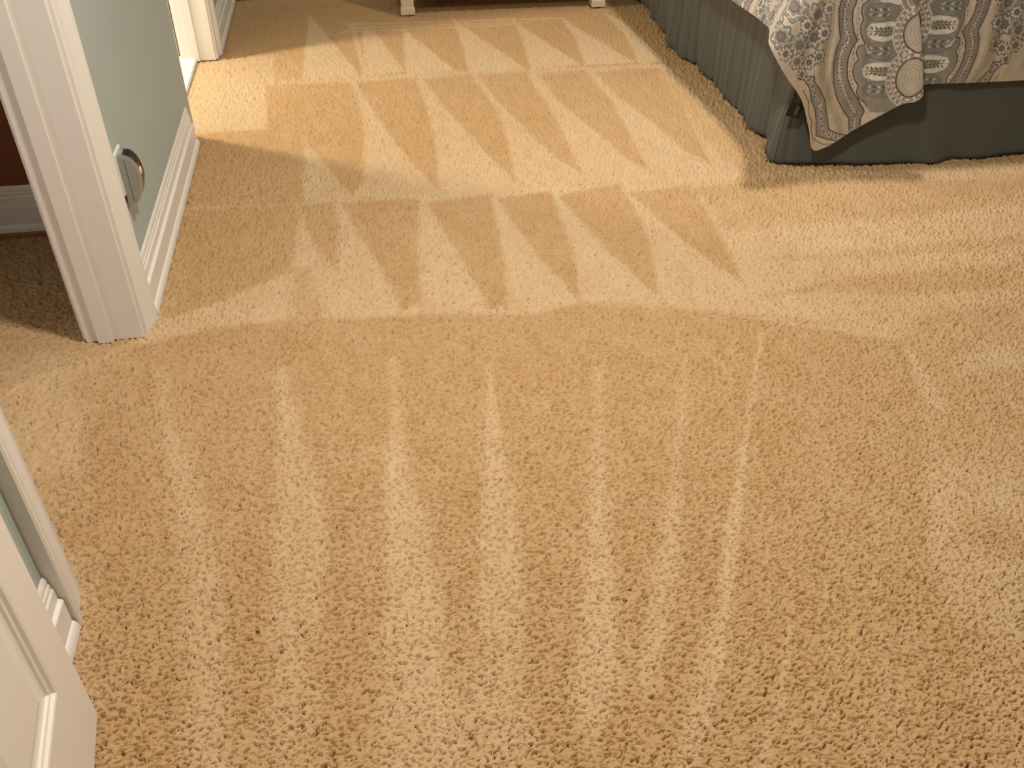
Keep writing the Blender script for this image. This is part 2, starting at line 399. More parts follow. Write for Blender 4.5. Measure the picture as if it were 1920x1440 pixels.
def build_carpet():
    ys = [0.45]
    while ys[-1] < Y1:
        ys.append(ys[-1] + 0.00165*(ys[-1]**2+1.96)/2.6)
    ys[-1] = Y1
    ys = np.array(ys, np.float32)
    nr, nc = len(ys), 980
    s = np.linspace(0, 1, nc).astype(np.float32)
    XL = -0.72
    xr = np.minimum(1.25 + np.maximum(0, ys-0.6)*0.56, XR)
    X = XL + (xr-XL)[:, None]*s[None, :]
    Y = np.repeat(ys[:, None], nc, 1)
    Z, lay = relief_and_lay(X, Y, np.gradient(ys)[:, None].astype(np.float32))
    cos = [np.stack([X, Y, Z], -1).reshape(-1, 3)]; lays = [lay.reshape(-1)]; quads = [grid_quads(nr, nc, 0)]
    base = nr*nc
    # the strip that runs on through the hall doorway
    hy = np.arange(1.05, 2.98, 0.0042).astype(np.float32); hx = np.linspace(-1.36, XL, 160).astype(np.float32)
    HX, HY = np.meshgrid(hx, hy)
    HZ, hl = relief_and_lay(HX, HY, np.float32(0.0042)+0*HX)
    cos.append(np.stack([HX, HY, HZ], -1).reshape(-1, 3)); lays.append(hl.reshape(-1)); quads.append(grid_quads(len(hy), len(hx), base))
    base += HX.size
    # plain surround outside the view
    zf = -0.002
    extra = [(-4.0, -1.2, zf), (XR, -1.2, zf), (XR, 0.45, zf), (-4.0, 0.45, zf),
             (-4.0, 0.45, zf), (-1.36, 0.45, zf), (-1.36, 3.2, zf), (-4.0, 3.2, zf),
             (-1.36, 0.45, zf), (XL, 0.45, zf), (XL, 1.05, zf), (-1.36, 1.05, zf)]
    eq = [(base+4*i, base+4*i+1, base+4*i+2, base+4*i+3) for i in range(3)]
    ks = list(range(0, nr, 40)) + [nr-1]
    sb = base+len(extra)
    for i, k in enumerate(ks):
        extra.append((float(xr[k]), float(ys[k]), zf)); extra.append((XR+0.01, float(ys[k]), zf))
        if i:
            eq.append((sb+2*i-2, sb+2*i-1, sb+2*i+1, sb+2*i))
    cos.append(np.array(extra, np.float32)); lays.append(np.full(len(extra), 0.45, np.float32)); quads.append(np.array(eq, np.int32))
    co = np.concatenate(cos).astype(np.float32); q = np.concatenate(quads).astype(np.int32); layv = np.concatenate(lays).astype(np.float32)
    me = bpy.data.meshes.new('floor')
    me.vertices.add(len(co)); me.vertices.foreach_set('co', co.reshape(-1))
    me.loops.add(q.size); me.loops.foreach_set('vertex_index', q.reshape(-1))
    me.polygons.add(len(q)); me.polygons.foreach_set('loop_start', np.arange(0, q.size, 4, dtype=np.int32))
    me.polygons.foreach_set('use_smooth', np.ones(len(q), bool))
    me.update(calc_edges=True)
    at = me.attributes.new('pile_lay', 'FLOAT', 'POINT')
    at.data.foreach_set('value', layv)
    o = link('floor', me, carpet_material())
    struct(o, 'tan textured carpet with wedge-shaped vacuum marks')
    return o
build_carpet()

# walls -------------------------------------------------------------
wl = struct(link('wall_left', box_mesh([
    (XW-TW, XW, Y0-0.15, O1[0], -0.02, H), (XW-TW, XW, O1[1], O2[0]-0.02, -0.02, H), (XW-TW, XW, O2[1], Y1, -0.02, H),
    (XW-TW, XW, O1[0], O1[1], DOOR_H, H), (XW-TW, XW, O2[0]-0.02, O2[1], DOOR_H, H)]), MAT['wall']))
# rounded drywall end of the green wall beside the bathroom opening
prof = [(-TW, 0), (-TW, 0.004), (-TW+0.016, 0.02), (-0.016, 0.02)] + \
       [(-0.016+0.016*math.sin(a), 0.004+0.016*math.cos(a)) for a in np.linspace(0.2, math.pi/2, 6)] + [(0, 0)]
link('bullnose_corner', sweep(prof, (XW, O2[0]-0.02, -0.02), (1, 0, 0), (0, 1, 0), (0, 0, 1), DOOR_H+0.02), MAT['wall'], wl)
struct(link('wall_far', box_mesh([(-3.2, XR+0.15, Y1, Y1+0.15, -0.02, H)]), MAT['wall']))
struct(link('wall_right', box_mesh([(XR, XR+0.15, Y0-0.15, Y1, -0.02, H)]), MAT['wall']))
EX0, EX1 = -0.455, 0.42
struct(link('wall_near', box_mesh([(XW, EX0, Y0-0.15, Y0, -0.02, H), (EX1, XR, Y0-0.15, Y0, -0.02, H),
                                   (EX0, EX1, Y0-0.15, Y0, DOOR_H, H)]), MAT['wall']))
struct(link('ceiling', box_mesh([(-4.1, XR+0.15, -1.3, Y1+0.15, H, H+0.1)]), MAT['ceiling']))
# side hall beyond the left doorway: a stub wall added to keep lamp light off the floor inside, the russet end wall, outer walls
struct(link('wall_hall_blocker', box_mesh([(-1.46, -1.34, 1.80, 2.83, -0.02, H)]), MAT['bath']))
hall_end = struct(link('wall_hall_end', box_mesh([(-1.34, XW-TW, 2.83, 2.95, -0.02, H)]), MAT['russet']))
struct(link('wall_hall_outer', box_mesh([(-4.1, -4.0, -1.2, 3.2, -0.02, H), (-4.0, -1.46, 3.08, 3.2, -0.02, H),
                                         (-4.0, XW-TW, -0.02, 0.08, -0.02, H)]), MAT['bath']))
# bathroom shell
struct(link('wall_bathroom', box_mesh([(-3.2, -3.1, 3.2, Y1, -0.02, H), (-3.1, XW-TW, 3.2, 3.3, -0.02, H)]), MAT['bath']))
struct(link('wall_bathroom_back', box_mesh([(-3.1, XW-TW-0.001, Y1-0.02, Y1, -0.02, H)]), MAT['bath']))
TX = -0.712          # carpet meets tile here
bf = struct(link('floor_bathroom', box_mesh([(-3.1, TX-0.002, 3.3, Y1-0.02, -0.02, 0.006)]), MAT['grout']))
tile_me = box_mesh([(-0.1485, 0.1485, -0.1485, 0.1485, -0.004, 0.004)], bevel=0.0015)
tile_me.materials.append(MAT['tile'])
for i in range(4):
    for j in range(7):
        t = link('tile', tile_me, None, bf)
        t.location = (TX-0.154-0.3*i, 3.52+0.3*j, 0.007)

# baseboards and shoe mouldings --------------------------------------
BB = [(0, 0), (0.0175, 0), (0.0175, 0.080), (0.0185, 0.083), (0.0175, 0.087), (0.0105, 0.091), (0.0105, 0.116), (0.0095, 0.118),
      (0.0070, 0.121), (0.0080, 0.127), (0.0070, 0.131), (0.0050, 0.134), (0.0058, 0.140), (0.0045, 0.147), (0.002, 0.152), (0, 0.152)]
SHOE = [(0.014, 0)] + [(0.014+0.013*math.cos(a), 0.004+0.024*math.sin(a)) for a in np.linspace(0, math.pi/2, 8)]
def baseboard(name, origin, out, along, length):
    b = struct(link(name, sweep(BB, origin, out, (0, 0, 1), along, length), MAT['trim']))
    link('shoe_moulding', sweep(SHOE, origin, out, (0, 0, 1), along, length, smooth=False), MAT['trim'], b)
    return b
baseboard('baseboard_left', (XW, 2.256, 0), (1, 0, 0), (0, 1, 0), 3.462-2.256)
baseboard('baseboard_left', (XW, Y0, 0), (1, 0, 0), (0, 1, 0), 1.175-Y0)
baseboard('baseboard_left', (XW, 4.598, 0), (1, 0, 0), (0, 1, 0), Y1-4.598)
baseboard('baseboard_far', (XW+0.03, Y1, 0), (0, -1, 0), (1, 0, 0), XR-XW-0.03)
baseboard('baseboard_right', (XR, Y0, 0), (-1, 0, 0), (0, 1, 0), Y1-Y0-0.03)
hb = baseboard('baseboard_hall', (-1.34, 2.83, 0.01), (0, -1, 0), (1, 0, 0), XW-TW+1.34)
link('wood_strip', box_mesh([(-1.34, XW-TW, 2.79, 2.806, -0.004, 0.014)], 0.002), MAT['oak'], hb)

# door frames ---------------------------------------------------------
CAS = [(0, 0), (0, 0.010), (0.004, 0.0125), (0.008, 0.010), (0.012, 0.010), (0.030, 0.0125), (0.046, 0.014),
       (0.050, 0.019), (0.055, 0.0205), (0.060, 0.017), (0.064, 0.019), (0.070, 0.0255), (0.079, 0.027), (0.084, 0.024), (0.086, 0)]
def door_frame(name, o, near=True, far=True, hall_casing=True, stop_x=(-0.744, -0.704)):
    f = struct(empty(name, (XW, (o[0]+o[1])/2, 0)))
    off = -Vector(f.location)
    def part(n, me):
        me.transform(Matrix.Translation(off))
        return link(n, me, MAT['trim'], f)
    jx0, jx1 = XW-TW-0.002, XW+0.002
    J = 0.019
    if near:
        part('jamb', box_mesh([(jx0, jx1, o[0]-0.004, o[0]+J-0.004, 0, DOOR_H)], 0.0015))
    if far:
        part('jamb', box_mesh([(jx0, jx1, o[1]-J+0.004, o[1]+0.004, 0, DOOR_H)], 0.0015))
    part('head_jamb', box_mesh([(jx0, jx1, o[0], o[1], DOOR_H-0.02, DOOR_H)], 0.0015))
    if far:
        part('door_stop', box_mesh([(stop_x[0], stop_x[1], o[1]-J-0.008, o[1]-J+0.004, 0, DOOR_H-0.02)], 0.0015))
    if near:
        part('door_stop', box_mesh([(stop_x[0], stop_x[1], o[0]+J-0.004, o[0]+J+0.008, 0, DOOR_H-0.02)], 0.0015))
    rv = 0.006
    if far:
        part('casing', sweep(CAS, (XW, o[1]+0.004-rv+0.0, 0), (0, 1, 0), (1, 0, 0), (0, 0, 1), DOOR_H+0.08))
    if near:
        part('casing', sweep(CAS, (XW, o[0]-0.004+rv, 0), (0, -1, 0), (1, 0, 0), (0, 0, 1), DOOR_H+0.08))
    part('head_casing', sweep(CAS, (XW, o[0], DOOR_H-0.006), (0, 0, 1), (1, 0, 0), (0, 1, 0), o[1]-o[0]))
    if hall_casing:
        if far:
            part('casing', sweep(CAS, (XW-TW, o[1]+0.004-rv, 0), (0, 1, 0), (-1, 0, 0), (0, 0, 1), DOOR_H+0.08))
        if near:
            part('casing', sweep(CAS, (XW-TW, o[0]-0.004+rv, 0), (0, -1, 0), (-1, 0, 0), (0, 0, 1), DOOR_H+0.08))
    return f
door_frame('trim_1', O1)
door_frame('trim_2', O2, near=False, stop_x=(-0.74, -0.70))

# measured cloth outlines (metres): hem paths on the floor, print curves on the cloth
SIDE_HEM = [(1.659, 5.132), (1.661, 5.076), (1.59, 4.457), (1.563, 4.365), (1.563, 4.23), (1.596, 4.137), (1.601, 4.065), (1.585, 3.824), (1.605, 3.71), (1.568, 3.617), (1.6, 3.485), (1.56, 3.359), (1.572, 3.119), (1.505, 2.972), (1.509, 2.942), (1.576, 2.936)]
FOOT_HEM = [(1.568, 2.928), (1.77, 2.891), (1.998, 2.879), (2.124, 2.849), (2.217, 2.899), (2.295, 2.867), (2.366, 2.87)]
PRINT_CURVES = {'scallop':[(1.733,0.62),(1.737,0.581),(1.718,0.568),(1.716,0.547),(1.727,0.523),(1.721,0.503),(1.725,0.479),(1.737,0.458),(1.747,0.446),(1.724,0.438),(1.719,0.418),(1.732,0.393),(1.718,0.379),(1.717,0.356),(1.728,0.33),(1.745,0.309),(1.743,0.286),(1.757,0.263),(1.782,0.249),(1.792,0.235)],'band_in':[(1.7,0.621),(1.696,0.586),(1.686,0.552),(1.688,0.52),(1.699,0.484),(1.718,0.457),(1.699,0.431),(1.692,0.399),(1.694,0.365),(1.701,0.335),(1.722,0.3),(1.752,0.263),(1.785,0.219),(1.775,0.195),(1.777,0.168)],'band_out':[(1.652,0.622),(1.643,0.592),(1.637,0.554),(1.643,0.514),(1.653,0.482),(1.663,0.462),(1.648,0.43),(1.646,0.393),(1.651,0.355),(1.663,0.307),(1.68,0.263),(1.707,0.222),(1.732,0.196),(1.741,0.152)],'tan':[(1.6,0.624),(1.597,0.586),(1.597,0.548),(1.604,0.512),(1.603,0.472),(1.599,0.432),(1.599,0.395),(1.606,0.344),(1.632,0.292),(1.666,0.246),(1.686,0.201),(1.707,0.154)],'band2_r':[(1.542,0.351),(1.573,0.35),(1.578,0.329),(1.608,0.3),(1.635,0.261),(1.65,0.216),(1.669,0.157),(1.701,0.143),(1.74,0.136)],'band2_l':[(1.511,0.349),(1.535,0.34),(1.559,0.313),(1.577,0.264),(1.598,0.233),(1.613,0.187),(1.622,0.137),(1.668,0.122),(1.722,0.114)],'edge2':[(1.536,0.306),(1.565,0.265),(1.572,0.225),(1.593,0.193),(1.595,0.161),(1.612,0.128),(1.653,0.105),(1.7,0.106)]}
PRINT_SPOTS = {'ring':[(1.974,0.334),(1.931,0.484)],'leaf_w':[(1.797,0.484),(1.804,0.355),(1.82,0.597)],'leaf_g':[(1.782,0.544),(1.803,0.422),(1.82,0.295)],'flower':[(1.483,0.568),(1.438,0.484),(1.503,0.457),(1.558,0.474),(1.563,0.545),(1.581,0.412),(1.591,0.485),(1.381,0.58)],'tip':[(1.65,0.074),(1.394,0.49),(1.895,0.59),(1.993,0.272),(1.781,0.595)]}

# ------------------------------------------------------------------ panelled entry door, open against the left wall
def panel_mesh(w, h, t):
    """raised panel with its sticking, both faces; lies in x (width) z (height), y is thickness"""
    rings = [(0, t/2), (0.004, t/2-0.001), (0.008, t/2-0.0055), (0.013, t/2-0.007), (0.016, t/2-0.0105), (0.021, t/2-0.012),
             (0.030, t/2-0.012), (0.058, t/2-0.004), (0.060, t/2-0.0035)]
    vs, fs = [], []
    for side in (-1, 1):
        base = len(vs)
        for ins, d in rings:
            for x, z in ((ins, ins), (w-ins, ins), (w-ins, h-ins), (ins, h-ins)):
                vs.append((x, side*d, z))
        for r in range(len(rings)-1):
            for k in range(4):
                a = base+4*r
                fs.append((a+k, a+(k+1) % 4, a+4+(k+1) % 4, a+4+k))
        a = base+4*(len(rings)-1)
        fs.append((a, a+1, a+2, a+3))
    n = 4*len(rings)
    for k in range(4):
        fs.append((k, (k+1) % 4, n+(k+1) % 4, n+k))
    return mesh_from(vs, fs, 'panel')

def panel_door(name, hinge, yaw, width, height, mat):
    """local x runs from the hinge along the leaf, local y = 0 is the face that shows"""
    d = struct(empty(name, hinge, yaw))
    T = 0.036
    st, mid = 0.092, 0.10
    rows = [(0.20, 0.80), (0.98, 1.58), (1.69, height-0.11)]
    pw = (width-2*st-mid)/2
    cols = [(st, st+pw), (st+pw+mid, width-st)]
    link('stile', box_mesh([(0, st, -T/2, T/2, 0, height)], 0.0012), mat, d)
    link('stile', box_mesh([(width-st, width, -T/2, T/2, 0, height)], 0.0012), mat, d)
    zs = [0] + [v for r in rows for v in r] + [height]
    for i in range(0, len(zs), 2):
        link('rail', box_mesh([(st, width-st, -T/2, T/2, zs[i], zs[i+1])]), mat, d)
    for r0, r1 in rows:
        link('mullion', box_mesh([(cols[0][1], cols[1][0], -T/2, T/2, r0, r1)]), mat, d)
        for c0, c1 in cols:
            p = link('panel', panel_mesh(c1-c0, r1-r0, T), mat, d)
            p.location = (c0, 0, r0)
    for s in (-1, 1):
        k = link('knob', lathe([(0.0, 0.062), (0.018, 0.060), (0.027, 0.048), (0.026, 0.036), (0.012, 0.026), (0.011, 0.010), (0.030, 0.006), (0.031, 0.0)]), MAT['brass'], d)
        k.location = (width-0.065, s*T/2, 0.92); k.rotation_euler = (-s*math.pi/2, 0, 0)
    return d
dirx, diry = -0.098, 0.797
yaw = math.atan2(diry, dirx)
# the visible (room) face passes through the measured far corner
nx, ny = math.sin(yaw), -math.cos(yaw)
far = Vector((-0.537, 0.977))
hinge = far - Vector((math.cos(yaw), math.sin(yaw)))*0.80 - Vector((nx, ny))*0.018
panel_door('door_1', (hinge.x, hinge.y, 0.010), yaw, 0.80, 2.02, MAT['door'])
# bathroom door swung into the bathroom, beside the far jamb
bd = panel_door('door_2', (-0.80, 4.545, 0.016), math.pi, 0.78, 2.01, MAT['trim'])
link('door_gap_strip', box_mesh([(0.001, 0.008, 0.0175, 0.0215, 0.12, 2.0)]), MAT['door_gap'], bd)  # dark strip added in place of the shaded gap beside the leaf

# ------------------------------------------------------------------ outlet cover and plug-in night light on the green wall
op = empty('outlet_cover', (XW, 2.372, 0.385))
tag(op, 'white outlet cover behind the grey night light on the green wall', 'outlet cover')
link('plate', box_mesh([(0, 0.006, -0.036, 0.036, -0.058, 0.058)], 0.002), MAT['plate'], op)
link('screw', lathe([(0.0, 0.0012), (0.003, 0.001), (0.0035, 0.0)], 12), MAT['silver'], op).matrix_local = Matrix.Translation((0.006, 0, 0)) @ Matrix.Rotation(math.pi/2, 4, 'Y')

nl = empty('night_light', (XW+0.006, 2.345, 0.295))
tag(nl, 'grey and gloss-black plug-in night light with silver rims on the green wall', 'night light')
def d_outline(w, h, inset=0.0, n=28):
    """D-shaped side outline: flat at the wall, bowed outward, fuller at the top"""
    pts = [(0.0, inset)]
    for k in range(n+1):
        a = -math.pi/2 + math.pi*k/n
        z = h*0.5 + (h*0.5-inset)*math.sin(a)
        x = (w-inset)*(abs(math.cos(a))**0.62)
        x *= 0.80 + 0.20*min(1, z/(h*0.62))
        pts.append((max(x, 0.004), z))
    pts.append((0.0, h-inset))
    return pts
def d_slab(y0, y1, w, h, inset, mat, name, parent, smooth=True):
    me = sweep(d_outline(w, h, inset), (0, y0, 0), (1, 0, 0), (0, 0, 1), (0, 1, 0), y1-y0)
    return link(name, me, mat, parent)
NW, NH = 0.050, 0.142
body = d_slab(0.000, 0.004, NW, NH, 0.004, MAT['grey'], 'side_cover', nl)
d_slab(0.002, 0.007, NW, NH, 0.0, MAT['silver'], 'rim', nl)
d_slab(0.007, 0.046, NW, NH, 0.005, MAT['black'], 'front_shell', nl)
d_slab(0.046, 0.051, NW, NH, 0.0, MAT['silver'], 'rim', nl)
d_slab(0.049, 0.053, NW, NH, 0.004, MAT['grey'], 'side_cover', nl)
link('seam', box_mesh([(0.016, 0.0168, -0.0006, 0.0004, 0.014, 0.128)]), MAT['black'], body)
sl = link('sensor_lens', lathe([(0.0, 0.004), (0.006, 0.003), (0.009, 0.0)], 20), MAT['lens'], nl)
sl.location = (0.0445, 0.027, 0.088); sl.rotation_euler = (0, math.pi/2, 0); sl.scale = (1.4, 0.8, 1)
link('back_plate', box_mesh([(0, 0.010, 0.006, 0.047, 0.002, NH-0.002)], 0.002), MAT['grey'], nl)

# ------------------------------------------------------------------ dresser by the far wall: only its feet and dark underside show
DX0, DX1, DY0, DY1 = 0.29, 1.435, 5.085, 5.53
ds = empty('dresser', ((DX0+DX1)/2, (DY0+DY1)/2, 0))
tag(ds, 'cream painted dresser on block feet standing beyond the bed', 'dresser')
def dpart(n, me, mat, parent=None):
    me.transform(Matrix.Translation(-Vector(ds.location)))
    return link(n, me, mat, parent or ds)
def foot(x0, x1, y0, y1):
    bm = bmesh.new()
    secs = [(0.0, 0.004), (0.004, 0.0), (0.034, 0.0), (0.038, 0.005), (0.042, 0.006), (0.075, 0.004), (0.115, -0.002)]
    vs, fs = [], []
    for z, ins in secs:
        vs += [(x0+ins, y0+ins, z), (x1-ins, y0+ins, z), (x1-ins, y1-ins, z), (x0+ins, y1-ins, z)]
    for r in range(len(secs)-1):
        for k in range(4):
            fs.append((4*r+k, 4*r+(k+1) % 4, 4*r+4+(k+1) % 4, 4*r+4+k))
    n = 4*(len(secs)-1)
    fs += [(0, 1, 2, 3), (n, n+1, n+2, n+3)]
    bm.free()
    return mesh_from(vs, fs, 'foot')
for fx in (0.331, 1.390):
    for fy in (DY0+0.02, DY1-0.05):
        dpart('foot', foot(fx-0.038, fx+0.038, fy-0.02, fy+0.045), MAT['cream'])
dpart('body', box_mesh([(DX0, DX1, DY0, DY1, 0.112, 0.84)], 0.004), MAT['cream'])
dpart('apron', box_mesh([(DX0+0.075, DX1-0.075, DY0-0.004, DY0+0.012, 0.098, 0.135)], 0.003), MAT['cream'])
dpart('top', box_mesh([(DX0-0.02, DX1+0.02, DY0-0.025, DY1, 0.84, 0.868)], 0.006), MAT['topwood'])
for r in range(3):
    for c in range(2):
        x0 = DX0+0.03+c*0.548; z0 = 0.15+r*0.23
        dr = dpart('drawer', box_mesh([(x0, x0+0.535, DY0-0.014, DY0+0.004, z0, z0+0.215)], 0.004), MAT['cream'])
        for kx in (0.14, 0.395):
            kme = lathe([(0.0, 0.028), (0.012, 0.026), (0.016, 0.018), (0.009, 0.010), (0.010, 0.0)], 20)
            kme.transform(Matrix.Translation((x0+kx, DY0-0.014, z0+0.108)) @ Matrix.Rotation(math.pi/2, 4, 'X'))
            dpart('knob', kme, MAT['brass'], dr)

# ------------------------------------------------------------------ bed
BX0, BX1, BY0, BY1 = 1.60, 3.50, 3.00, 5.36
bed = empty('bed', ((BX0+BX1)/2, (BY0+BY1)/2, 0))
tag(bed, 'wide bed with grey skirt and patterned comforter at right', 'bed')
def bpart(n, me, mat):
    me.transform(Matrix.Translation(-Vector(bed.location)))
    return link(n, me, mat, bed)
bpart('box_spring', box_mesh([(BX0+0.03, BX1-0.02, BY0+0.03, BY1-0.05, 0.14, 0.37)], 0.02), MAT['ticking'])
bpart('mattress', box_mesh([(BX0+0.01, BX1-0.02, BY0+0.01, BY1-0.05, 0.371, 0.615)], 0.04), MAT['ticking'])
for x in (BX0+0.1, BX1-0.1):
    for y in (BY0+0.14, BY1-0.14):
        bpart('leg', box_mesh([(x-0.025, x+0.025, y-0.025, y+0.025, 0, 0.14)], 0.004), MAT['topwood'])
bpart('headboard', box_mesh([(BX0, BX1, BY1, BY1+0.06, 0.10, 1.25)], 0.015), MAT['topwood'])

# bed skirt: pleated striped side drop, plain foot drop
def skirt_mat(name, col, stripe):
    m = new_mat(name, col, 0.62, spec=0.3, sheen=0.15, bump=(900, 0.15, 0.001))
    if stripe:
        nt = m.node_tree; b = nt.nodes['Principled BSDF']
        at = nt.nodes.new('ShaderNodeAttribute'); at.attribute_name = 'stripe'
        mx = nt.nodes.new('ShaderNodeMix'); mx.data_type = 'RGBA'
        mx.inputs[6].default_value = (*[c*0.86 for c in col], 1)
        mx.inputs[7].default_value = (*[c*1.14 for c in col], 1)
        nt.links.new(at.outputs['Fac'], mx.inputs[0]); nt.links.new(mx.outputs[2], b.inputs['Base Color'])
    return m
MAT['skirt'] = skirt_mat('grey_striped_sateen', (0.084, 0.087, 0.076), True)

def resample(pts, step):
    P = np.array(pts, float)
    seg = np.hypot(*(np.diff(P, axis=0)[:, :2].T)) if P.shape[1] == 2 else np.linalg.norm(np.diff(P, axis=0), axis=1)
    d = np.concatenate([[0], np.cumsum(seg)])
    t = np.arange(0, d[-1], step)
    out = np.stack([np.interp(t, d, P[:, k]) for k in range(P.shape[1])], 1)
    return np.vstack([out, P[-1]]), np.append(t, d[-1])

def smooth_path(P, it):
    P = P.copy()
    for _ in range(it):
        P[1:-1] = 0.25*P[:-2] + 0.5*P[1:-1] + 0.25*P[2:]
    return P

def curtain(name, hem, top_fn, ztop, zbot_fn, ripple, parent, rows=26):
    """hem: dense floor path; top_fn(i, x, y): matching top point; ripple amplitude grows downwards"""
    P, t = hem
    n = len(P)
    tang = np.gradient(P, axis=0); tang /= np.linalg.norm(tang, axis=1)[:, None]+1e-9
    nor = np.stack([tang[:, 1], -tang[:, 0]], 1)
    rp = ripple(t)
    vs, st = [], []
    for r in range(rows+1):
        f = r/rows                      # 0 top .. 1 hem
        for i in range(n):
            tx, ty = top_fn(i, P[i, 0], P[i, 1])
            g = f**1.15
            x = tx*(1-g)+P[i, 0]*g + nor[i, 0]*rp[i]*(0.25+0.75*f)
            y = ty*(1-g)+P[i, 1]*g + nor[i, 1]*rp[i]*(0.25+0.75*f)
            vs.append((x, y, ztop+(zbot_fn(t[i])-ztop)*f))
            st.append(0.5+0.5*math.sin(t[i]*2*math.pi/0.022)*0.9 if name == 'side_drop' else 0.35)
    fs = [(r*n+i, r*n+i+1, (r+1)*n+i+1, (r+1)*n+i) for r in range(rows) for i in range(n-1)]
    me = bpy.data.meshes.new(name)
    me.from_pydata(vs, [], fs)
    me.polygons.foreach_set('use_smooth', [True]*len(fs))
    a = me.attributes.new('stripe', 'FLOAT', 'POINT'); a.data.foreach_set('value', st)
    o = link(name, me, MAT['skirt'], parent)
    md = o.modifiers.new('cloth_thickness', 'SOLIDIFY'); md.thickness = 0.004; md.offset = 0
    return o

sk = empty('bed_skirt', (0, 0, 0))
tag(sk, 'grey pleated bed skirt hanging to the carpet under the comforter', 'bed skirt')
side = [(1.60, 5.36), (1.625, 5.2)] + SIDE_HEM[1:]
P, t = resample(side, 0.008); P = smooth_path(P, 3)
P[:, 0] -= 0.0
def side_top(i, x, y):
    return (1.588 if y > 3.06 else 1.588-0.03*0 - (3.06-y)*0.25 + max(0, x-1.575)*0.5, min(max(y, 2.975), 5.36))
rng = np.random.default_rng(4)
ph = rng.random(4)*6.28
t_slit = float(np.interp(-4.27, -P[:, 1], t))     # the split in the side drop
curtain('side_drop', (P, t), side_top, 0.43, lambda s: 0.010+0.006*math.sin(s*9.0),
        lambda t: 0.0042*np.sin(t*2*np.pi/0.083+ph[0]) + 0.0028*np.sin(t*2*np.pi/0.037+ph[1]) + 0.009*np.sin(t*2*np.pi/0.23+ph[2]) - 0.030*np.exp(-((t-t_slit)/0.009)**2), sk)
P, t = resample([(1.545, 2.975), (1.556, 2.945)] + FOOT_HEM + [(2.6, 2.90), (2.9, 2.88), (3.2, 2.90), (3.50, 2.90), (3.53, 2.93), (3.53, 3.2)], 0.012); P = smooth_path(P, 5)
def foot_top(i, x, y):
    return (max(1.575, min(x, 3.53)), 2.972 if x < 3.52 else y)
curtain('foot_drop', (P, t), foot_top, 0.43, lambda s: 0.008+0.004*math.sin(s*6+1),
        lambda t: 0.004*np.sin(t*2*np.pi/0.33+ph[3]) + 0.002*np.sin(t*2*np.pi/0.14), sk)

# ------------------------------------------------------------------ comforter with its medallion print
def seg_dist(px, pz, poly):
    """distance to an open polyline, and signed side (+ = right of travel going down the cloth), and arc length"""
    P = np.array(poly, np.float32)
    best = np.full(px.shape, 9.0, np.float32); side = np.zeros(px.shape, np.float32); arc = np.zeros(px.shape, np.float32)
    acc = 0.0
    for (ax, az), (bx, bz) in zip(P[:-1], P[1:]):
        ex, ez = bx-ax, bz-az
        L = math.hypot(ex, ez)+1e-9
        t = np.clip(((px-ax)*ex+(pz-az)*ez)/(L*L), 0, 1)
        dx = px-ax-t*ex; dz = pz-az-t*ez
        d = np.hypot(dx, dz)
        cr = ex*dz-ez*dx
        m = d < best
        best = np.where(m, d, best); side = np.where(m, np.sign(cr), side); arc = np.where(m, acc+t*L, arc)
        acc += L
    return best, side, arc

